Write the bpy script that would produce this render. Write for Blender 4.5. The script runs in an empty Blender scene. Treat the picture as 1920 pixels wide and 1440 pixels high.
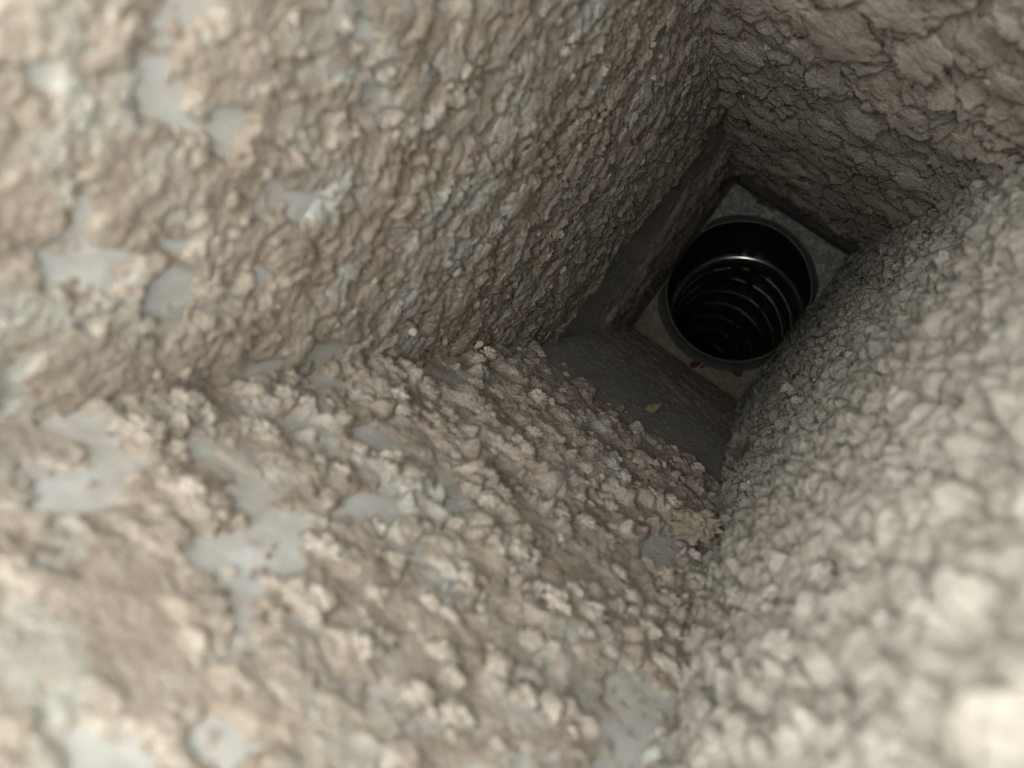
import bpy, bmesh, math, random
import numpy as np
from mathutils import Matrix, Vector, noise as mnoise

random.seed(7)
rng = np.random.default_rng(11)
C = bpy.context.scene.collection
S = bpy.context.scene

# ------------------------------------------------------------------ camera
# shaft axis = world Z (camera looks down the shaft), metres.
R = np.array([[0.7850482580, 0.5418249091, -0.3002082618],
              [0.5891738055, -0.8027709545, 0.0918314840],
              [-0.1912418874, -0.2489669906, -0.9494429831]])   # rows: right, down, forward
F = 1450.0
X0, X1, Y0, Y1 = -0.0602, 0.0269, -0.0565, 0.0592             # inner faces of the four sheet-metal walls
XW, YW = X1 + 0.0032, Y1 + 0.0034                              # sheet metal behind the thick dust on the right and back walls
ZTOP, ZEND = 0.045, -0.540
cam = bpy.data.cameras.new('camera')
co = bpy.data.objects.new('camera', cam)
C.objects.link(co)
S.camera = co
cam.sensor_width = 36.0
cam.lens = F / 1920 * 36
cam.clip_start = 0.002
cam.clip_end = 50
cam.dof.use_dof = True
cam.dof.focus_distance = 0.26
cam.dof.aperture_fstop = 17.5
M = Matrix.Identity(4)
for i in range(3):
    M[i][0] = R[0][i]; M[i][1] = -R[1][i]; M[i][2] = -R[2][i]
co.matrix_world = M

# ------------------------------------------------------------------ light
w = bpy.data.worlds.new('world'); S.world = w
w.use_nodes = True
bg = w.node_tree.nodes['Background']
bg.inputs['Color'].default_value = (1.0, 0.985, 0.95, 1)
bg.inputs['Strength'].default_value = 7.6

def area(name, loc, size, power, color, target=(-0.017, 0.001, -0.4)):
    l = bpy.data.lights.new(name, 'AREA'); l.shape = 'DISK'; l.size = size
    l.energy = power; l.color = color
    o = bpy.data.objects.new(name, l); C.objects.link(o)
    o.location = loc
    o.rotation_euler = (Vector(target) - Vector(loc)).to_track_quat('-Z', 'Y').to_euler()
    return o
area('added_lamp', (-0.02, 0.0, 0.16), 0.045, 0.20, (1.0, 0.96, 0.88))  # small lamp added just behind the camera for falloff and crisp step shadows

S.view_settings.view_transform = 'Standard'
S.view_settings.look = 'None'
S.view_settings.exposure = 0.34
S.view_settings.gamma = 1.0
S.view_settings.use_curve_mapping = False
S.cycles.max_bounces = 16
S.cycles.diffuse_bounces = 12

# ------------------------------------------------------------------ helpers
def ray(px, py):
    d = np.array([(px - 960) / F, (py - 720) / F, 1.0])
    return R.T @ d
def on_x(px, py, x):
    d = ray(px, py); return d * (x / d[0])
def on_y(px, py, y):
    d = ray(px, py); return d * (y / d[1])
def on_z(px, py, z):
    d = ray(px, py); return d * (z / d[2])
def at(px, py, depth):
    return ray(px, py) * depth

def link(name, me, mat, parent=None):
    o = bpy.data.objects.new(name, me); C.objects.link(o)
    if mat and not me.materials: me.materials.append(mat)
    if parent: o.parent = parent
    return o
def tag(o, label=None, cat=None, group=None, kind=None):
    if label: o['label'] = label
    if cat: o['category'] = cat
    if group: o['group'] = group
    if kind: o['kind'] = kind
    return o
def mesh_from(name, v, f, smooth=True):
    me = bpy.data.meshes.new(name)
    me.from_pydata([tuple(map(float, p)) for p in v], [], [tuple(map(int, q)) for q in f])
    me.update()
    if smooth: me.shade_smooth()
    return me
def grid_mesh(name, P, smooth=True):
    n, m, _ = P.shape
    me = bpy.data.meshes.new(name)
    idx = np.arange(n * m).reshape(n, m)
    q = np.stack([idx[:-1, :-1], idx[:-1, 1:], idx[1:, 1:], idx[1:, :-1]], -1).reshape(-1, 4)
    me.vertices.add(n * m); me.vertices.foreach_set('co', P.reshape(-1).astype(np.float32))
    me.loops.add(q.size); me.loops.foreach_set('vertex_index', q.reshape(-1).astype(np.int32))
    me.polygons.add(len(q))
    me.polygons.foreach_set('loop_start', np.arange(0, q.size, 4, dtype=np.int32))
    me.polygons.foreach_set('loop_total', np.full(len(q), 4, dtype=np.int32))
    me.update(calc_edges=True)
    if smooth: me.shade_smooth()
    return me
def box(name, lo, hi, mat, parent=None, bevel=0.0):
    bm = bmesh.new()
    bmesh.ops.create_cube(bm, size=1)
    lo = Vector(lo); hi = Vector(hi)
    for v in bm.verts:
        v.co = Vector([(lo[i] + hi[i]) / 2 + v.co[i] * (hi[i] - lo[i]) for i in range(3)])
    if bevel:
        bmesh.ops.bevel(bm, geom=bm.edges[:], offset=bevel, segments=2, affect='EDGES')
    me = bpy.data.meshes.new(name); bm.to_mesh(me); bm.free()
    return link(name, me, mat, parent)

# ------------------------------------------------------------------ numpy noise
def hash2(i, j, seed):
    n = (i.astype(np.int64) * 374761393 + j.astype(np.int64) * 668265263 + seed * 982451653) & 0xffffffff
    n = ((n ^ (n >> 13)) * 1274126177) & 0xffffffff
    n = ((n ^ (n >> 16)) * 2246822519) & 0xffffffff
    n = n ^ (n >> 15)
    return (n & 0xffffff) / float(0x1000000)
def vnoise(x, y, seed):
    i = np.floor(x); j = np.floor(y); fx = x - i; fy = y - j
    fx = fx * fx * fx * (fx * (fx * 6 - 15) + 10); fy = fy * fy * fy * (fy * (fy * 6 - 15) + 10)
    a = hash2(i, j, seed); b = hash2(i + 1, j, seed); c = hash2(i, j + 1, seed); d = hash2(i + 1, j + 1, seed)
    return (a + (b - a) * fx) * (1 - fy) + (c + (d - c) * fx) * fy
def fbm(x, y, seed, octv=4, gain=0.5):
    s = 0; a = 1.0; t = 0
    for k in range(octv):
        s = s + a * (vnoise(x * 2 ** k + 17.3 * k, y * 2 ** k - 9.1 * k, seed + k) - 0.5); t += a; a *= gain
    return s / t * 2
def domes(x, y, seed, power=0.5, lo=0.3, r0=0.55, r1=0.45):
    """highest of many overlapping rounded lumps, one per cell"""
    i0 = np.floor(x); j0 = np.floor(y); best = np.zeros_like(x)
    for di in (-1, 0, 1):
        for dj in (-1, 0, 1):
            i = i0 + di; j = j0 + dj
            cx = i + hash2(i, j, seed); cy = j + hash2(i, j, seed + 1)
            r = r0 + r1 * hash2(i, j, seed + 2)
            a = lo + (1 - lo) * hash2(i, j, seed + 3)
            d2 = ((x - cx) ** 2 + (y - cy) ** 2) / (r * r)
            best = np.maximum(best, a * np.clip(1 - d2, 0, 1) ** power)
    return best
def scales(x, y, seed, slope=0.5):
    """overlapping flakes, each rising towards the deeper side and ending in a ragged step"""
    i0 = np.floor(x); j0 = np.floor(y); best = np.zeros_like(x)
    for di in (-1, 0, 1):
        for dj in (-1, 0, 1):
            i = i0 + di; j = j0 + dj
            cx = i + hash2(i, j, seed); cy = j + hash2(i, j, seed + 1)
            r = 0.6 + 0.4 * hash2(i, j, seed + 2)
            a = 0.15 + 0.6 * hash2(i, j, seed + 3)
            dy = (y - cy) / r
            d2 = ((x - cx) / r) ** 2 + dy ** 2
            h = a + slope * dy + 0.15 * (1 - d2)
            edge = np.where(dy > 0, np.clip((1 - d2) * 12, 0, 1) ** 0.5, np.clip((1 - d2) * 1.5, 0, 1))
            best = np.maximum(best, np.where(d2 < 1, h * edge, 0))
    return best
def ripples(u, v, lam, seed, wander=1.5):
    """drifts of dust: slow rise towards the deep end, then a ragged step down"""
    ph = (v / lam + wander * fbm(u / (lam * 1.1), v / (lam * 2.2), seed, 3, 0.55)
          + 0.38 * fbm(u / (lam * 0.22), v / (lam * 0.35), seed + 3, 5, 0.66))
    k = np.floor(ph); f = ph - k
    amp = 0.25 + 0.75 * sstep(-0.25, 0.3, fbm(u / (lam * 0.9) + 3.7 * k, k * 5.3 + 0 * v, seed + 9, 3))
    return amp * np.where(f < 0.93, f / 0.93, (1 - f) / 0.07)
def sstep(a, b, x):
    t = np.clip((x - a) / (b - a), 0, 1); return t * t * (3 - 2 * t)

# ------------------------------------------------------------------ materials
def mat(name):
    m = bpy.data.materials.new(name); m.use_nodes = True
    return m, m.node_tree.nodes, m.node_tree.links, m.node_tree.nodes['Principled BSDF']
def ramp(ns, stops):
    r = ns.new('ShaderNodeValToRGB'); e = r.color_ramp.elements
    while len(e) < len(stops): e.new(0.5)
    for k, (p, c) in enumerate(stops):
        e[k].position = p; e[k].color = (*c, 1)
    return r
def noise_tex(ns, ls, scale, detail=4, rough=0.55, dist=0.0, src=None, out='Object'):
    n = ns.new('ShaderNodeTexNoise')
    n.inputs['Scale'].default_value = scale; n.inputs['Detail'].default_value = detail
    n.inputs['Roughness'].default_value = rough; n.inputs['Distortion'].default_value = dist
    if src is None:
        src = ns.new('ShaderNodeTexCoord').outputs[out]
    ls.new(src, n.inputs['Vector'])
    return n
def mix(ns, ls, fac, a, b, mode='MIX'):
    m = ns.new('ShaderNodeMix'); m.data_type = 'RGBA'; m.blend_type = mode
    for sock, val in ((m.inputs[0], fac), (m.inputs[6], a), (m.inputs[7], b)):
        if hasattr(val, 'links'): ls.new(val, sock)
        elif isinstance(val, tuple): sock.default_value = (*val, 1)
        else: sock.default_value = val
    return m.outputs[2]

def dust_material(name, dark, mid, light, patch, p0=0.55, p1=0.72):
    m, ns, ls, b = mat(name)
    tc = ns.new('ShaderNodeNewGeometry').outputs['Position']
    n1 = noise_tex(ns, ls, 130, 5, 0.6, 0.4, tc)
    r1 = ramp(ns, [(0.30, dark), (0.5, mid), (0.72, light)])
    ls.new(n1.outputs['Fac'], r1.inputs['Fac'])
    n2 = noise_tex(ns, ls, 75, 6, 0.62, 0.8, tc)
    r2 = ramp(ns, [(p0, (0, 0, 0)), (p1, (1, 1, 1))])
    ls.new(n2.outputs['Fac'], r2.inputs['Fac'])
    c = mix(ns, ls, r2.outputs['Color'], r1.outputs['Color'], patch)
    n4 = noise_tex(ns, ls, 1500, 2, 0.6, 0, tc)
    r4 = ramp(ns, [(0.3, (0.82, 0.82, 0.82)), (0.7, (1.1, 1.1, 1.1))])
    ls.new(n4.outputs['Fac'], r4.inputs['Fac'])
    c = mix(ns, ls, 1.0, c, r4.outputs['Color'], 'MULTIPLY')
    ls.new(c, b.inputs['Base Color'])
    b.inputs['Roughness'].default_value = 1.0
    b.inputs['Specular IOR Level'].default_value = 0.05
    n3 = noise_tex(ns, ls, 900, 5, 0.65, 0.2, tc)
    bp = ns.new('ShaderNodeBump'); bp.inputs['Strength'].default_value = 1.0; bp.inputs['Distance'].default_value = 0.0009
    ls.new(n3.outputs['Fac'], bp.inputs['Height']); ls.new(bp.outputs['Normal'], b.inputs['Normal'])
    return m
DUST = {
    'left':  dust_material('dust_tan', (0.352, 0.296, 0.241), (0.428, 0.375, 0.313), (0.516, 0.470, 0.398), (0.485, 0.495, 0.455), 0.52, 0.64),
    'front': dust_material('dust_beige', (0.317, 0.269, 0.217), (0.413, 0.364, 0.308), (0.548, 0.502, 0.430), (0.485, 0.495, 0.455), 0.52, 0.64),
    'back':  dust_material('dust_brown_grey', (0.327, 0.291, 0.242), (0.407, 0.371, 0.315), (0.485, 0.446, 0.380), (0.393, 0.366, 0.317)),
    'right': dust_material('dust_pale_grey', (0.384, 0.359, 0.313), (0.466, 0.442, 0.393), (0.534, 0.509, 0.454), (0.462, 0.449, 0.406)),
}
CLUMP = {
    'left':  dust_material('lint_tan', (0.389, 0.343, 0.284), (0.468, 0.423, 0.357), (0.532, 0.486, 0.414), (0.471, 0.438, 0.379)),
    'front': dust_material('lint_cream', (0.437, 0.391, 0.332), (0.516, 0.471, 0.405), (0.580, 0.541, 0.462), (0.501, 0.462, 0.396)),
    'back':  dust_material('lint_brown_grey', (0.351, 0.319, 0.266), (0.422, 0.383, 0.324), (0.485, 0.446, 0.380), (0.393, 0.366, 0.317)),
    'right': dust_material('lint_pale_grey', (0.414, 0.389, 0.340), (0.481, 0.457, 0.408), (0.534, 0.509, 0.454), (0.468, 0.449, 0.406)),
}
def metal_material():
    m, ns, ls, b = mat('galvanised_sheet')
    tc = ns.new('ShaderNodeNewGeometry').outputs['Position']
    n1 = noise_tex(ns, ls, 160, 5, 0.6, 1.0, tc)
    r1 = ramp(ns, [(0.3, (0.44, 0.46, 0.455)), (0.55, (0.56, 0.585, 0.58)), (0.75, (0.66, 0.69, 0.685))])
    ls.new(n1.outputs['Fac'], r1.inputs['Fac'])
    n2 = noise_tex(ns, ls, 190, 10, 0.75, 0.8, tc)
    r2 = ramp(ns, [(0.42, (0, 0, 0)), (0.62, (0.85, 0.85, 0.85))])
    ls.new(n2.outputs['Fac'], r2.inputs['Fac'])
    ls.new(mix(ns, ls, r2.outputs['Color'], r1.outputs['Color'], (0.46, 0.43, 0.375)), b.inputs['Base Color'])
    b.inputs['Metallic'].default_value = 0.0
    b.inputs['Roughness'].default_value = 0.62
    bp = ns.new('ShaderNodeBump'); bp.inputs['Strength'].default_value = 0.4; bp.inputs['Distance'].default_value = 0.0004
    n3 = noise_tex(ns, ls, 700, 4, 0.6, 0, tc)
    ls.new(n3.outputs['Fac'], bp.inputs['Height']); ls.new(bp.outputs['Normal'], b.inputs['Normal'])
    return m
METAL = metal_material()
def plate_material():
    m, ns, ls, b = mat('stained_plate')
    tc = ns.new('ShaderNodeNewGeometry').outputs['Position']
    n1 = noise_tex(ns, ls, 210, 10, 0.78, 1.0, tc)
    r1 = ramp(ns, [(0.34, (0.05, 0.052, 0.042)), (0.5, (0.15, 0.153, 0.13)), (0.66, (0.36, 0.385, 0.36))])
    ls.new(n1.outputs['Fac'], r1.inputs['Fac'])
    # rust-brown dirt towards the low front-right corner
    sep = ns.new('ShaderNodeSeparateXYZ'); ls.new(tc, sep.inputs[0])
    mr = ns.new('ShaderNodeMapRange'); mr.inputs['From Min'].default_value = 0.015; mr.inputs['From Max'].default_value = -0.05
    ls.new(sep.outputs['Y'], mr.inputs['Value'])
    n2 = noise_tex(ns, ls, 150, 8, 0.75, 0.6, tc)
    mu = ns.new('ShaderNodeMath'); mu.operation = 'MULTIPLY'
    ls.new(mr.outputs[0], mu.inputs[0]); ls.new(n2.outputs['Fac'], mu.inputs[1])
    r2 = ramp(ns, [(0.2, (0, 0, 0)), (0.55, (0.8, 0.8, 0.8))]); ls.new(mu.outputs[0], r2.inputs['Fac'])
    ls.new(mix(ns, ls, r2.outputs['Color'], r1.outputs['Color'], (0.125, 0.10, 0.06)), b.inputs['Base Color'])
    b.inputs['Metallic'].default_value = 0.1
    b.inputs['Roughness'].default_value = 0.7
    bp = ns.new('ShaderNodeBump'); bp.inputs['Strength'].default_value = 0.5; bp.inputs['Distance'].default_value = 0.0006
    n3 = noise_tex(ns, ls, 450, 5, 0.6, 0, tc)
    ls.new(n3.outputs['Fac'], bp.inputs['Height']); ls.new(bp.outputs['Normal'], b.inputs['Normal'])
    return m
PLATE = plate_material()
def simple(name, col, rough, spec=0.5, metallic=0.0, nscale=None, namp=0.25, bump=0.0, bscale=600):
    m, ns, ls, b = mat(name)
    b.inputs['Roughness'].default_value = rough
    b.inputs['Metallic'].default_value = metallic
    b.inputs['Specular IOR Level'].default_value = spec
    if nscale:
        n = noise_tex(ns, ls, nscale, 4, 0.6)
        r = ramp(ns, [(0.3, tuple(c * (1 - namp) for c in col)), (0.7, tuple(min(1, c * (1 + namp)) for c in col))])
        ls.new(n.outputs['Fac'], r.inputs['Fac']); ls.new(r.outputs['Color'], b.inputs['Base Color'])
    else:
        b.inputs['Base Color'].default_value = (*col, 1)
    if bump:
        n = noise_tex(ns, ls, bscale, 4, 0.6)
        bp = ns.new('ShaderNodeBump'); bp.inputs['Strength'].default_value = bump; bp.inputs['Distance'].default_value = 0.0008
        ls.new(n.outputs['Fac'], bp.inputs['Height']); ls.new(bp.outputs['Normal'], b.inputs['Normal'])
    return m
COLLAR = simple('collar_dark_grey', (0.085, 0.095, 0.092), 0.8, 0.2, 0, 150, 0.2, 0.1)
SLEEVE = simple('sleeve_black', (0.012, 0.015, 0.014), 0.5, 0.3, 0, 120, 0.3)
BEAD = simple('bead_black_gloss', (0.30, 0.31, 0.31), 0.13, 1.0, 0.85)
FILM = simple('film_black', (0.045, 0.05, 0.048), 0.33, 1.0, 0, 60, 0.3, 0.9, 220)
WIRE = simple('wire_black_gloss', (0.13, 0.138, 0.138), 0.2, 1.0)
REFLECT_BAND = simple('film_reflection_grey', (0.10, 0.105, 0.105), 0.3, 0.9, 0.35, 90, 0.3, 0.6, 220)  # film colour made greyer to carry the reflection below the bead
STONE = simple('pebble_beige', (0.41, 0.37, 0.30), 0.9, 0.2, 0, 300, 0.15, 0.3, 900)
CRUMB = simple('crumb_olive', (0.23, 0.21, 0.165), 0.95, 0.1, 0, 300, 0.2, 0.5, 900)
STRAW = simple('straw_tan', (0.36, 0.29, 0.16), 0.8, 0.2, 0, 400, 0.25)
RUST = simple('rust_red', (0.065, 0.032, 0.026), 0.9, 0.1, 0, 500, 0.4, 0.5, 900)
SHEET = simple('dull_sheet', (0.36, 0.37, 0.355), 0.7, 0.3, 0, 220, 0.22, 0.4, 900)
TWIG = simple('twig_dark', (0.10, 0.075, 0.05), 0.9, 0.1, 0, 500, 0.3)
CHIP = simple('chip_ochre', (0.20, 0.155, 0.085), 0.85, 0.2, 0, 500, 0.25)

# ------------------------------------------------------------------ the shaft: sheet metal walls and end plate
T = 0.0012
walls = {
    'left':  box('wall_left',  (X0 - T, Y0 - T, ZEND - 0.06), (X0, YW + T, ZTOP), METAL),
    'right': box('wall_right', (XW, Y0 - T, ZEND - 0.06), (XW + T, YW + T, ZTOP), METAL),
    'front': box('wall_front', (X0, Y0 - T, ZEND - 0.06), (XW, Y0, ZTOP), METAL),
    'back':  box('wall_back',  (X0, YW, ZEND - 0.06), (XW, YW + T, ZTOP), METAL),
}
WL = {'left': 'tan dusted sheet metal wall on the left of the shaft', 'right': 'pale lumpy dusted sheet metal wall nearest the camera',
      'front': 'beige dusted sheet metal wall at the lower left of the shaft', 'back': 'flaky brown dusted sheet metal wall at the top of the shaft'}
for k, o in walls.items(): tag(o, WL[k], None, None, 'structure')

ZL, TL = -0.262, 0.00015                                          # duller grey panels added over the wall metal from here down
box('dull_panel', (X0, Y0, ZEND - 0.058), (X0 + TL, YW, ZL - 0.035), SHEET, walls['left'])
box('dull_panel', (XW - TL, Y0, ZEND - 0.058), (XW, YW, ZL), SHEET, walls['right'])
box('dull_panel', (X0, Y0, ZEND - 0.058), (XW, Y0 + TL, ZL), SHEET, walls['front'])
box('dull_panel', (X0, YW - TL, ZEND - 0.058), (XW, YW, ZL), SHEET, walls['back'])

# ------------------------------------------------------------------ dust layers
# s runs across a wall (metres), t is depth below the camera (metres, positive)
NT = 800
t_arr = np.exp(np.linspace(math.log(0.028), math.log(0.5385), NT))
def layer(side):
    s0, s1 = (Y0, YW) if side in ('left', 'right') else (X0, XW)
    ns = 400 if side in ('left', 'right') else 330
    s = np.linspace(s0, s1, ns)
    Tt, Ss = np.meshgrid(t_arr, s, indexing='ij')
    mm = 1000.0
    u, v = Ss * mm, Tt * mm                         # millimetres
    return s, Tt, Ss, u, v
def patch(u, v, cu, cv, ru, rv, seed):
    d = np.sqrt(((u - cu) / ru) ** 2 + ((v - cv) / rv) ** 2) + 0.45 * fbm(u / (ru * 0.5), v / (rv * 0.5), seed, 4, 0.6)
    return 1 - sstep(0.75, 1.05, d)
def wall_uv(side, px, py):
    p = {'left': lambda: on_x(px, py, X0), 'right': lambda: on_x(px, py, X1),
         'front': lambda: on_y(px, py, Y0), 'back': lambda: on_y(px, py, Y1)}[side]()
    return (p[1] if side in ('left', 'right') else p[0]) * 1000, -p[2] * 1000

def heights(side, u, v):
    """dust thickness in millimetres; below zero the sheet metal shows"""
    sd = {'left': 100, 'right': 200, 'front': 300, 'back': 400}[side]
    jk = {'left': 0.8, 'right': 0.45, 'front': 0.55, 'back': 0.6}[side]
    jag = jk * 0.75 * fbm(u / 1.3, v / 1.5, sd + 2, 4, 0.7); jag2 = jk * 0.95 * fbm(u / 1.3, v / 1.5, sd + 6, 4, 0.7)
    wu = u + 1.8 * fbm(u / 5, v / 5, sd + 1, 4, 0.6) + jag
    wv = v + 2.6 * fbm(u / 5, v / 6, sd + 5, 4, 0.6) + jag2
    fine = 0.35 * domes(wu / 1.3, wv / 1.5, sd + 10, 0.5, 0.0) + 0.30 * fbm(u / 0.9, v / 1.0, sd + 12, 4, 0.75)
    big = fbm(u / 22, v / 30, sd + 20, 3)
    bare = np.zeros_like(u)
    if side == 'right':
        h = (0.7 + 2.4 * domes(wu / 7.0, wv / 8.0, sd + 30, 0.5, 0.2) + 3.0 * domes(wu / 3.8, wv / 4.2, sd + 34, 0.5, 0.3, 0.46, 0.25)
             + 0.55 * domes(wu / 1.6, wv / 1.7, sd + 38, 0.5, 0.2, 0.5, 0.3) + 0.55 * fine + 0.6 * big)
        h = (h + 1.0 * ripples(u, v, 10, sd + 80)) * (1 - 0.12 * sstep(330, 470, v))
    elif side == 'back':
        h = (0.3 + 2.0 * ripples(u, v, 19, sd + 80) + 3.4 * scales(wu / 9.5, wv / 13, sd + 30, 0.55) + 1.1 * scales(wu / 4.2, wv / 6, sd + 34, 0.5)
             + 0.35 * fine + 0.6 * big)
    elif side == 'left':
        h = (0.20 + 1.3 * ripples(u, v, 9, sd + 80) + 0.8 * scales(wu / 8, wv / 10, sd + 30, 0.45) + 0.9 * scales(wu / 3.4, wv / 4.4, sd + 34, 0.45)
             + 0.5 * domes(wu / 3.4, wv / 3.6, sd + 37, 0.5, 0.0) + 1.3 * fine + 0.6 * big)
        h = 0.25 + h * (0.36 + 0.64 * sstep(75, 190, v))
        bare = sstep(0.06, 0.34, fbm(u / 6, v / 7, sd + 40, 4, 0.55)) * (1 - sstep(90, 170, v))
        band = sstep(308, 315, v - 0.25 * (u + 57) + 9 * fbm(u / 14, v / 60, sd + 44, 3)) * (1 - sstep(375, 425, v + 30 * fbm(u / 9, v / 12, sd + 46, 4)))
        bare = np.maximum(bare, band)
    else:
        rough = 0.12 + 0.88 * sstep(-0.12, 0.22, fbm(u / 8, v / 9, sd + 70, 3))
        h = (0.30 + 1.9 * domes(wu / 7.5, wv / 8.5, sd + 30, 0.6, 0.0) * rough + 1.9 * domes(wu / 3.8, wv / 4.2, sd + 34, 0.5, 0.0) * rough
             + 0.8 * domes(wu / 1.9, wv / 2.0, sd + 38, 0.5, 0.0) * rough + 0.8 * fine * (0.45 + 0.55 * rough) + 0.5 * big)
        h = (h + 0.9 * ripples(u, v, 10, sd + 80)) * (0.40 + 0.60 * sstep(65, 165, v)) + 0.2
        bare = sstep(0.08, 0.36, fbm(u / 7, v / 9, sd + 40, 4, 0.55)) * (1 - sstep(110, 210, v))
        bare = np.maximum(bare, sstep(268, 280, v + 16 * fbm(u / 14, v / 60, sd + 44, 3)) * (0.97 - 0.3 * sstep(345, 420, v + 40 * fbm(u / 9, v / 12, sd + 46, 4))))
    for (sname, px, py, ru, rv) in PATCHES:
        if sname == side:
            cu, cv = wall_uv(side, px, py)
            bare = np.maximum(bare, patch(u, v, cu, cv, ru, rv, sd + int(px)))
    # dust thins out just above the plate and ends raggedly
    e0 = {'left': 485, 'right': 575, 'back': 472, 'front': 520}[side]
    end = sstep(e0, e0 + 12, v + 22 * fbm(u / 10, v / 40, sd + 50, 5, 0.65))
    bare = np.maximum(bare, end)
    # specks of lint that still cling to the bare metal
    speck = 0.95 * domes(wu / 1.4, wv / 1.7, sd + 60, 0.7, 0.0) * sstep(-0.1, 0.45, fbm(u / 3, v / 4, sd + 62, 3) + 0.0006 * v - 0.06)
    return h * (1 - bare) + (speck - 0.35) * bare
PATCHES = [('left', 290, 170, 3.2, 4.5), ('left', 310, 545, 4.5, 6), ('left', 600, 670, 4.5, 9), ('left', 485, 700, 4, 8), ('left', 420, 225, 2.5, 4),
           ('front', 510, 1010, 5.5, 11), ('front', 470, 930, 3.2, 6), ('front', 690, 950, 3.0, 12), ('front', 600, 720, 4, 9), ('front', 150, 920, 4, 7),
           ('right', 1395, 830, 8, 48), ('front', 1240, 1040, 6, 16), ('front', 1200, 1320, 7, 10)]
HGT = {}
PROS = {'left': 0.7, 'right': 0.75, 'front': 0.45, 'back': 0.8}
DL = {'left': ('tan crumbly dust crust with bare blue-grey patches on the upper left wall', 'dust'),
      'right': ('thick pale grey lumpy dust crust on the wall at lower right', 'dust'),
      'front': ('beige clumpy dust crust with bare blue-grey patches on the lower left wall', 'dust'),
      'back': ('brown-grey scaly flaking dust crust on the upper right wall', 'dust')}
layers = {}
for side in ('left', 'right', 'front', 'back'):
    s, Tt, Ss, u, v = layer(side)
    h = heights(side, u, v)
    HGT[side] = (s, h)
    hm = h / 1000
    z = -(Tt + PROS[side] * np.clip(hm, 0, 1))
    z = np.maximum(z, ZEND + 0.0004)
    P = np.zeros(Tt.shape + (3,))
    if side == 'left':    P[..., 0] = X0 + hm; P[..., 1] = Ss
    elif side == 'right': P[..., 0] = XW - hm; P[..., 1] = Ss
    elif side == 'front': P[..., 1] = Y0 + hm; P[..., 0] = Ss
    else:                 P[..., 1] = YW - hm; P[..., 0] = Ss
    P[..., 2] = z
    if side in ('right', 'front'): pass
    if side in ('left', 'back'): P = P[:, ::-1]
    me = grid_mesh('dust_layer', P)
    o = link('dust_layer', me, DUST[side])
    tag(o, DL[side][0], DL[side][1], None, 'stuff')
    layers[side] = o

def wall_point(side, s, t, lift=0.0):
    sa, h = HGT[side]
    i = int(np.clip(np.searchsorted(t_arr, t), 0, NT - 1)); j = int(np.clip(np.searchsorted(sa, s), 0, len(sa) - 1))
    hh = max(h[i, j], 0) / 1000
    d = hh + lift
    z = -(t + PROS[side] * hh)
    n = {'left': Vector((1, 0, 0)), 'right': Vector((-1, 0, 0)), 'front': Vector((0, 1, 0)), 'back': Vector((0, -1, 0))}[side]
    p = {'left': Vector((X0, s, z)), 'right': Vector((XW, s, z)), 'front': Vector((s, Y0, z)), 'back': Vector((s, YW, z))}[side]
    return p + n * d, n, hh

# ------------------------------------------------------------------ separate clumps of dust
def clump_mesh(seed, sub=4):
    bm = bmesh.new()
    bmesh.ops.create_icosphere(bm, subdivisions=sub, radius=1)
    r = random.Random(seed)
    off = Vector((r.uniform(-50, 50), r.uniform(-50, 50), r.uniform(-50, 50)))
    cs = [Vector((r.gauss(0, 1), r.gauss(0, 1), r.gauss(0.2, 1))).normalized() for _ in range(16)]
    for v in bm.verts:
        n = v.co.normalized()
        k = max(math.sqrt(max(0, 1 - ((n - c).length / 0.62) ** 2)) for c in cs)
        f = 0.55 + 0.40 * k + 0.42 * mnoise.fractal(n * 4.2 + off, 0.35, 2.2, 5)
        v.co = Vector((n.x * f, n.y * f, n.z * f * 0.78))
    me = bpy.data.meshes.new('dust_clump'); bm.to_mesh(me); bm.free()
    me.shade_smooth()
    return me
for side, count, rmin, rmax, tmin, tmax in (('front', 300, 0.9, 2.9, 0.075, 0.30), ('right', 220, 1.0, 2.4, 0.055, 0.30),
                                            ('left', 160, 0.7, 1.5, 0.075, 0.26), ('back', 60, 0.8, 2.0, 0.10, 0.30)):
    protos = [clump_mesh(1000 + 31 * k + len(side)) for k in range(9)]
    for me in protos: me.materials.append(CLUMP[side])
    s0, s1 = (Y0, Y1) if side in ('left', 'right') else (X0, X1)
    made = 0; first = None
    while made < count:
        t = math.exp(random.uniform(math.log(tmin), math.log(tmax)))
        s = random.uniform(s0 + 0.003, s1 - 0.003)
        p, n, hh = wall_point(side, s, t)
        if hh < 0.0004: continue
        r = rmin + (rmax - rmin) * random.random() ** 2.2
        if first is None:
            o = first = link('dust_clump', protos[0], None, layers[side])
        else:
            o = first.copy(); o.data = protos[made % 9]; C.objects.link(o)
        q = n.to_track_quat('Z', 'Y').to_matrix() @ Matrix.Rotation(random.uniform(0, 6.283), 3, 'Z')
        sc = r / 1000
        o.matrix_local = Matrix.Translation(p + n * sc * 0.02) @ q.to_4x4() @ Matrix.Diagonal((sc, sc * random.uniform(0.75, 1.2), sc * random.uniform(0.7, 1.1), 1))
        made += 1

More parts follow.
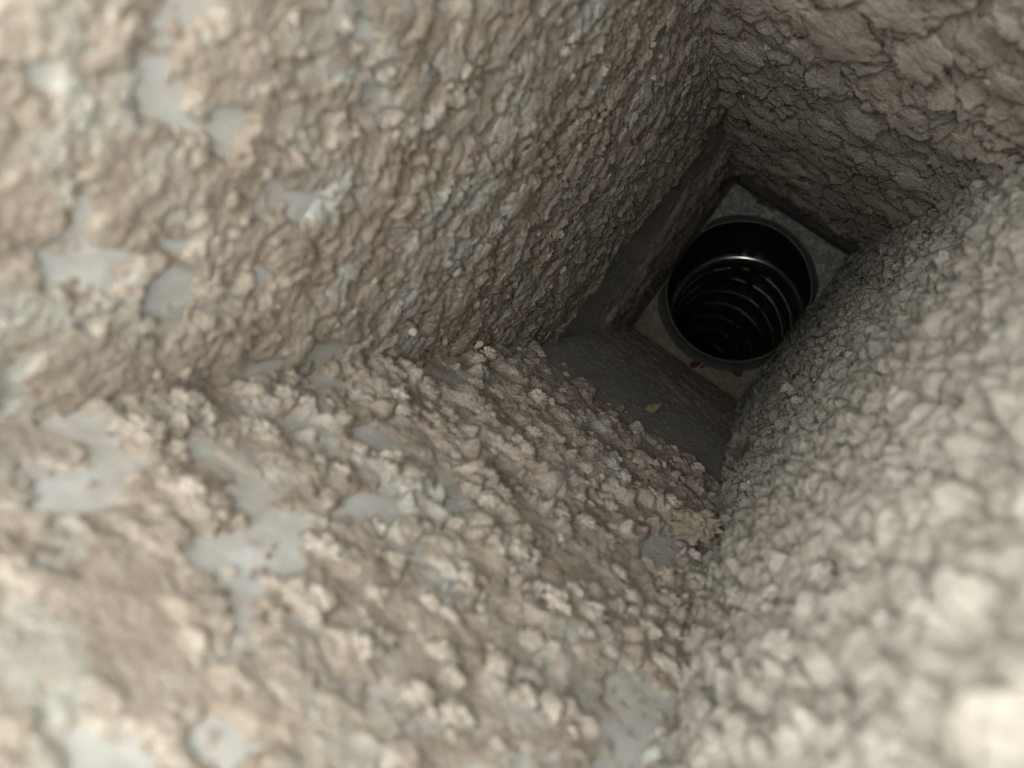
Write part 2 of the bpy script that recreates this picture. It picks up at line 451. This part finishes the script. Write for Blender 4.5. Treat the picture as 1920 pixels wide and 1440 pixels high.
# ------------------------------------------------------------------ curled flakes lifting off the dust crust like scales
def flake_mesh(seed, rings=9, seg=56):
    r = random.Random(seed); off = Vector((r.uniform(-50, 50), r.uniform(-50, 50), r.uniform(-50, 50)))
    rad = []
    for k in range(seg):
        a = 2 * math.pi * k / seg; d = Vector((math.cos(a), math.sin(a), 0))
        rad.append(1 + 0.30 * mnoise.noise(d * 1.3 + off) + 0.26 * mnoise.fractal(d * 4.5 + off, 0.5, 2.2, 4))
    v = [(0, 0, 0.16)]; f = []
    for i in range(1, rings + 1):
        q = i / rings
        for k in range(seg):
            a = 2 * math.pi * k / seg
            x, y = q * rad[k] * math.cos(a), q * rad[k] * math.sin(a)
            z = 0.16 * (1 - q * q) + 0.05 * mnoise.fractal(Vector((x * 3, y * 3, 0)) + off, 0.6, 2.1, 4)
            v.append((x, y, z))
    n0 = len(v)
    for k in range(seg):                                           # ragged edge turned down
        x, y, z = v[n0 - seg + k]; v.append((x * 0.93, y * 0.93, z - 0.15))
    for k in range(seg): f.append((0, 1 + k, 1 + (k + 1) % seg))
    for i in range(rings):
        for k in range(seg):
            a = 1 + i * seg + k; b = 1 + i * seg + (k + 1) % seg
            f.append((a, a + seg, b + seg, b))
    return mesh_from('dust_flake', v, f)
for side, count, rmin, rmax, tmin, tmax, lift in (('back', 280, 2.2, 7.0, 0.13, 0.455, 0.20), ('left', 200, 1.4, 3.6, 0.09, 0.29, 0.12)):
    protos = [flake_mesh(500 + 17 * k + len(side)) for k in range(8)]
    for me in protos: me.materials.append(DUST[side])
    s0, s1 = (Y0, YW) if side in ('left', 'right') else (X0, XW)
    first = None
    for k in range(count):
        while True:
            t = random.uniform(tmin, tmax); s_ = random.uniform(s0 + 0.003, s1 - 0.003)
            p, n, hh = wall_point(side, s_, t)
            if hh > 0.0005: break
        r = (rmin + (rmax - rmin) * random.random() ** 1.8) / 1000
        if first is None: o = first = link('dust_flake', protos[0], None, layers[side])
        else: o = first.copy(); o.data = protos[k % 8]; C.objects.link(o)
        zl = n; yl = Vector((0, 0, -1)); xl = yl.cross(zl)
        B = Matrix((xl, yl, zl)).transposed()
        B = B @ Matrix.Rotation(random.uniform(0.4, 1.3) * lift, 3, 'X') @ Matrix.Rotation(random.uniform(-0.12, 0.12), 3, 'Y') @ Matrix.Diagonal((r * random.uniform(0.8, 1.3), r * random.uniform(0.9, 1.5), r * 0.8)) @ Matrix.Rotation(random.uniform(-0.6, 0.6), 3, 'Z')
        o.matrix_local = Matrix.Translation(p + n * 0.0001) @ B.to_4x4()

# ------------------------------------------------------------------ end plate (floor of the shaft) with round cut-out
cz = ZEND
base_c = on_z(1379, 551, cz)
RB = 0.0520
def squeeze(p, m=0.0006):
    """hose collar pressed in between the two long walls"""
    lo, hi = X0 + m, X1 - m
    x = p[0]; k = 0.004
    if x > hi - k: x = hi - k + k * math.tanh((x - hi + k) / k)
    if x < lo + k: x = lo + k - k * math.tanh((lo + k - x) / k)
    return np.array([x, p[1], p[2]])
N = 128
hole = [squeeze(base_c + 0.985 * RB * np.array([math.cos(a), math.sin(a), 0]), 0.0012) for a in np.linspace(0, 2 * math.pi, N, endpoint=False)]
vs, fs = [], []
for k in range(N):
    a = 2 * math.pi * k / N
    d = np.array([math.cos(a), math.sin(a)]); c = hole[k]
    tx = ((X1 if d[0] > 0 else X0) - base_c[0]) / d[0] if abs(d[0]) > 1e-6 else 9
    ty = ((Y1 if d[1] > 0 else Y0) - base_c[1]) / d[1] if abs(d[1]) > 1e-6 else 9
    tt = min(tx, ty); o_ = base_c[:2] + d * tt
    vs += [(c[0], c[1], cz), (o_[0], o_[1], cz), (o_[0], o_[1], cz - 0.05), (o_[0], o_[1], cz - 0.05)]
for cx_, cy_ in ((X0, Y0), (X0, Y1), (X1, Y1), (X1, Y0)):          # snap the nearest outer vertices to the corners
    k = min(range(N), key=lambda k: (vs[4 * k + 1][0] - cx_) ** 2 + (vs[4 * k + 1][1] - cy_) ** 2)
    vs[4 * k + 1] = (cx_, cy_, cz); vs[4 * k + 2] = vs[4 * k + 3] = (cx_, cy_, cz - 0.05)
for k in range(N):                                                 # turned-down edge, then a ledge out to the walls, added to keep the gap dark
    x_, y_, z_ = vs[4 * k + 3]
    vs[4 * k + 3] = (XW if x_ > X1 - 1e-5 else x_, YW if y_ > Y1 - 1e-5 else y_, z_)
for k in range(N):
    a, b = 4 * k, 4 * ((k + 1) % N)
    fs += [(a, a + 1, b + 1, b), (a + 1, a + 2, b + 2, b + 1), (a + 2, a + 3, b + 3, b + 2)]
floor = link('floor', mesh_from('floor', vs, fs, False), PLATE)
tag(floor, 'stained grey metal plate closing the bottom of the shaft', None, None, 'structure')

# ------------------------------------------------------------------ flexible duct hose
hose = bpy.data.objects.new('duct_hose', None); C.objects.link(hose)
hose.location = tuple(base_c)
tag(hose, 'black flexible duct hose with dark collar in the plate at the shaft bottom', 'hose')
bpy.context.view_layer.update()
def local(me):
    me.transform(Matrix.Translation(-Vector(base_c))); return me
def ring_frame(c, tdir):
    t = Vector(tdir).normalized()
    a = Vector((1, 0, 0)); a = (a - t * a.dot(t)).normalized(); b = t.cross(a)
    return np.array(a), np.array(b)
def loft(name, rings, mat_, n=128, clampx=None, parent=hose):
    """rings: (centre, axis, radius)"""
    P = []
    for c, td, r in rings:
        a, b = ring_frame(c, td)
        row = [np.array(c) + r * (math.cos(x) * a + math.sin(x) * b) for x in np.linspace(0, 2 * math.pi, n + 1)]
        if clampx is not None:                                    # only the part above the plate is squeezed between the walls
            kz = min(1, max(0, (c[2] - (ZEND - 0.03)) / 0.03))
            row = [squeeze(p, clampx) * kz + p * (1 - kz) for p in row]
        P.append(row)
    me = grid_mesh(name, np.array(P))
    bm = bmesh.new(); bm.from_mesh(me); bmesh.ops.remove_doubles(bm, verts=bm.verts[:], dist=1e-6); bm.normal_update(); bm.to_mesh(me); bm.free()
    me.shade_smooth()
    return link(name, local(me), mat_, parent)
def zc(px, py, rpx, r):                                          # centre of a ring of radius r seen with rpx pixels
    depth = r * F / rpx
    return at(px, py, depth)
rim_c = on_z(1382, 547, cz + 0.012)
R_RIM = 131.5 * (np.dot(R[2], rim_c)) / F
in_c = zc(1377, 597, 122, 0.0475)
ax0 = (in_c - rim_c) / np.linalg.norm(in_c - rim_c)
zax = np.array([0, 0, -1.0])
def mixv(a, b, k): v = a * (1 - k) + b * k; return v / np.linalg.norm(v)
# collar: flared outer skin from plate to rim, rolled lip
rings = []
for k in np.linspace(0, 1, 9):
    rings.append((base_c * (1 - k) + rim_c * k, zax, RB * (1 - k) + (R_RIM + 0.0006) * k - 0.0012 * math.sin(k * math.pi)))
rings.append((rim_c + np.array([0, 0, 0.0006]), zax, R_RIM + 0.0002))
rings.append((rim_c + np.array([0, 0, 0.0006]), zax, R_RIM - 0.0004))
rings.append((rim_c, zax, R_RIM - 0.0008))
loft('collar', rings, COLLAR, clampx=0.0008)
# sleeve: smooth black tube from rim down to the bead
rings = []
for k in np.linspace(0, 1, 24):
    c = rim_c * (1 - k) + in_c * k
    rings.append((c, mixv(zax, ax0, min(1, k * 1.5)), (R_RIM - 0.0008) * (1 - k) + 0.0478 * k))
loft('sleeve', rings, SLEEVE, clampx=0.0008)
def torus(name, c, axis, R_, r_, mat_, n=128, m=12, wob=0.0, parent=hose, seed=0):
    a, b = ring_frame(c, axis); t = np.array(Vector(axis).normalized())
    P = []
    for x in np.linspace(0, 2 * math.pi, n + 1):
        e = math.cos(x) * a + math.sin(x) * b
        rr = R_ + wob * math.sin(3 * x + seed) + wob * 0.6 * math.sin(7 * x + 2 * seed)
        P.append([np.array(c) + e * (rr + r_ * math.cos(y)) + t * r_ * math.sin(y) for y in np.linspace(0, 2 * math.pi, m + 1)])
    P = np.array(P); P[-1] = P[0]
    me = grid_mesh(name, P)
    bm = bmesh.new(); bm.from_mesh(me); bmesh.ops.remove_doubles(bm, verts=bm.verts[:], dist=1e-6)
    bmesh.ops.recalc_face_normals(bm, faces=bm.faces[:]); bm.to_mesh(me); bm.free(); me.shade_smooth()
    return link(name, local(me), mat_, parent)
torus('bead_ring', in_c, ax0, 0.0468, 0.0027, BEAD)
band_rings = []  # added greyer film band, stands in for the reflection below the bead
for k in np.linspace(0, 1, 10):
    band_rings.append((in_c + ax0 * (0.002 + 0.011 * k), ax0, 0.0474 - 0.0016 * math.sin(k * 2.6)))
loft('reflection_band', band_rings, REFLECT_BAND)
# hose path by centres
path_px = [(1377, 597, 122), (1372, 606, 116), (1366, 616, 109), (1359, 627, 101), (1348, 642, 93), (1334, 661, 85.5), (1317, 684, 78.5), (1297, 712, 72), (1272, 746, 66), (1240, 788, 60), (1200, 842, 55), (1150, 905, 51)]
ctr = [zc(px, py, rp, 0.0475) for px, py, rp in path_px]
ctr = np.array(ctr)
# dense path
seg = np.concatenate([[0], np.cumsum(np.linalg.norm(np.diff(ctr, axis=0), axis=1))])
dense_l = np.linspace(0, seg[-1], 420)
dense = np.stack([np.interp(dense_l, seg, ctr[:, i]) for i in range(3)], 1)
for _ in range(12):
    dense[1:-1] = (dense[:-2] + dense[1:-1] * 2 + dense[2:]) / 4
tang = np.gradient(dense, axis=0); tang /= np.linalg.norm(tang, axis=1)[:, None]
PITCH = 0.055
P = []
NA = 160
for i in range(len(dense)):
    a, b = ring_frame(dense[i], tang[i]); row = []
    for x in np.linspace(0, 2 * math.pi, NA + 1):
        ph = (dense_l[i] / PITCH) % 1.0
        sag = math.sin(math.pi * ph) ** 0.8
        wr = mnoise.fractal(Vector((math.cos(x) * 3, math.sin(x) * 3, dense_l[i] * 190 + 2 * math.sin(2 * x))), 0.5, 2.1, 4)
        rr = 0.0476 + 0.0018 * sag + 0.0021 * wr
        row.append(dense[i] + rr * (math.cos(x) * a + math.sin(x) * b))
    row[-1] = row[0]; P.append(row)
film = link('hose_film', local(grid_mesh('hose_film', np.array(P))), FILM, hose)
k = 1
while k * PITCH < dense_l[-1] - 0.01:
    i = int(np.searchsorted(dense_l, k * PITCH))
    torus('wire_rib', dense[i], tang[i], 0.0472, 0.0006, WIRE, 96, 8, 0.0005, film, seed=k)
    k += 1
# added cap, keeps world light out of the far end of the hose
a, b = ring_frame(dense[-1], tang[-1])
ev = [dense[-1]] + [dense[-1] + 0.052 * (math.cos(x) * a + math.sin(x) * b) for x in np.linspace(0, 2 * math.pi, 48, endpoint=False)]
link('hose_light_cap', local(mesh_from('hose_light_cap', ev, [(0, 1 + i, 1 + (i + 1) % 48) for i in range(48)])), FILM, hose)

# ------------------------------------------------------------------ loose bits
def lump(name, p, size, mat_, label, cat, seed, rot=(0, 0, 0), amp=0.12, freq=1.2, group=None, sub=4, sharp=0.0):
    bm = bmesh.new(); bmesh.ops.create_icosphere(bm, subdivisions=sub, radius=1)
    off = Vector((seed * 3.1, seed * 7.7, seed))
    for v in bm.verts:
        n = v.co.normalized()
        f = 1 + amp * mnoise.fractal(n * freq + off, 0.8, 2.0, 5)
        v.co = Vector((n.x * f * size[0], n.y * f * size[1], n.z * f * size[2])) / 1000
    me = bpy.data.meshes.new(name); bm.to_mesh(me); bm.free(); me.shade_smooth()
    o = link(name, me, mat_); o.location = p; o.rotation_euler = rot
    return tag(o, label, cat, group)
def px_wall(side, px, py, lift=0.0):
    u_, v_ = wall_uv(side, px, py)
    # step back along the ray so the bit sits on the dust and still shows at (px, py)
    p, n, hh = wall_point(side, u_ / 1000, v_ / 1000)
    d = ray(px, py); ax = 0 if side in ('left', 'right') else 1
    lim = {'left': X0, 'right': XW, 'front': Y0, 'back': YW}[side]; sg = {'left': 1, 'right': -1, 'front': 1, 'back': -1}[side]
    q = d * ((lim + sg * (hh + lift)) / d[ax])
    return Vector(q)
def tube(name, pts, r, mat_, label, cat, group=None, n=8):
    cu = np.array([np.array(p) for p in pts], float)
    L = np.concatenate([[0], np.cumsum(np.linalg.norm(np.diff(cu, axis=0), axis=1))])
    dl = np.linspace(0, L[-1], 28)
    d = np.stack([np.interp(dl, L, cu[:, i]) for i in range(3)], 1)
    for _ in range(3): d[1:-1] = (d[:-2] + d[1:-1] * 2 + d[2:]) / 4
    tg = np.gradient(d, axis=0)
    P = []
    for i in range(len(d)):
        a, b = ring_frame(d[i], tg[i]); rr = r * (1 - 0.7 * (i / 27.0) ** 3) * (0.3 + 0.7 * min(1, i / 2))
        P.append([d[i] + rr * (math.cos(x) * a + math.sin(x) * b) for x in np.linspace(0, 2 * math.pi, n + 1)])
    P = np.array(P); c0 = P.reshape(-1, 3).mean(0)
    me = grid_mesh(name, P - c0)
    o = link(name, me, mat_); o.location = tuple(c0)
    return tag(o, label, cat, group)

lump('pebble', px_wall('left', 895, 646, 0.0008), (1.95, 1.1, 1.1), STONE, 'oval beige pebble stuck in the dusty left corner seam of the shaft', 'pebble', 3, (0.0, 0.5, 0.9), 0.08, 0.9)
lump('pebble', px_wall('left', 774, 622, 0.0008), (1.3, 1.1, 0.9), STONE, 'round pale pebble under a dark curled twig on the left wall', 'pebble', 5, (0.4, 0.2, 0.3), 0.1, 1.1)
lump('dirt_lump', px_wall('front', 1298, 985, 0.002), (5.5, 3.6, 4.5), CRUMB, 'olive-brown dirt lump lodged in the bottom corner beside the pale wall', 'dirt', 8, (0.2, 0.4, 0.5), 0.55, 2.4, None, 5)
lump('ochre_chip', px_wall('front', 1218, 768, 0.0008), (5.0, 1.6, 1.0), CHIP, 'thin ochre chip lying on the bare grey stretch of the lower left wall', 'chip', 9, (0.2, 0.3, 1.1), 0.35, 1.8)
def W(side, pts, lift=0.0015): return [px_wall(side, x, y, lift) for x, y in pts]
tube('twig', W('left', [(762, 597), (772, 602), (781, 610), (784, 622), (778, 632)], 0.0022), 0.00022, TWIG, 'dark curled twig above the round pale pebble on the left wall', 'twig')
tube('twig', W('left', [(792, 690), (797, 682), (806, 672), (803, 660), (794, 655)], 0.0022), 0.0004, TWIG, 'brown hooked twig in the left corner seam below the round pebble', 'twig')
zf = ZEND + 0.0008
tube('straw', [on_z(1300, 690, zf), on_z(1306, 692, zf + 0.001), on_z(1322, 678, zf + 0.001)], 0.00045, STRAW, 'short tan straw across the red rust on the bottom plate', 'straw')
tube('straw', [on_z(1328, 688, zf), on_z(1336, 693, zf + 0.001), on_z(1346, 700, zf)], 0.0003, STRAW, 'small yellowish straw between the two rust flakes on the plate', 'straw')
lump('rust_flake', on_z(1306, 684, ZEND + 0.0004), (4.2, 2.4, 0.5), RUST, 'dark red rust flake beside the straw on the bottom plate', 'rust', 12, (0, 0, 0.8), 0.6, 2.2)
lump('rust_flake', on_z(1383, 697, ZEND + 0.0004), (3.2, 2.6, 0.5), RUST, 'dark red rust flake under the middle of the collar on the plate', 'rust', 14, (0, 0, 0.2), 0.6, 2.2)
for a_, b_, c_, lb_ in (((1402, 356), (1420, 372), (1432, 380), 'dark lint strand nearest the top corner of the bottom plate'),
                        ((1418, 378), (1438, 384), (1452, 398), 'dark lint strand between two others over the plate edge'),
                        ((1436, 372), (1448, 388), (1470, 392), 'dark lint strand farthest from the top corner of the plate')):
    tube('lint_strand', [on_z(*a_, ZEND + 0.012), on_z(*b_, ZEND + 0.016), on_z(*c_, ZEND + 0.012)], 0.0006, TWIG,
         lb_, 'lint', 'lint strands over the plate edge')
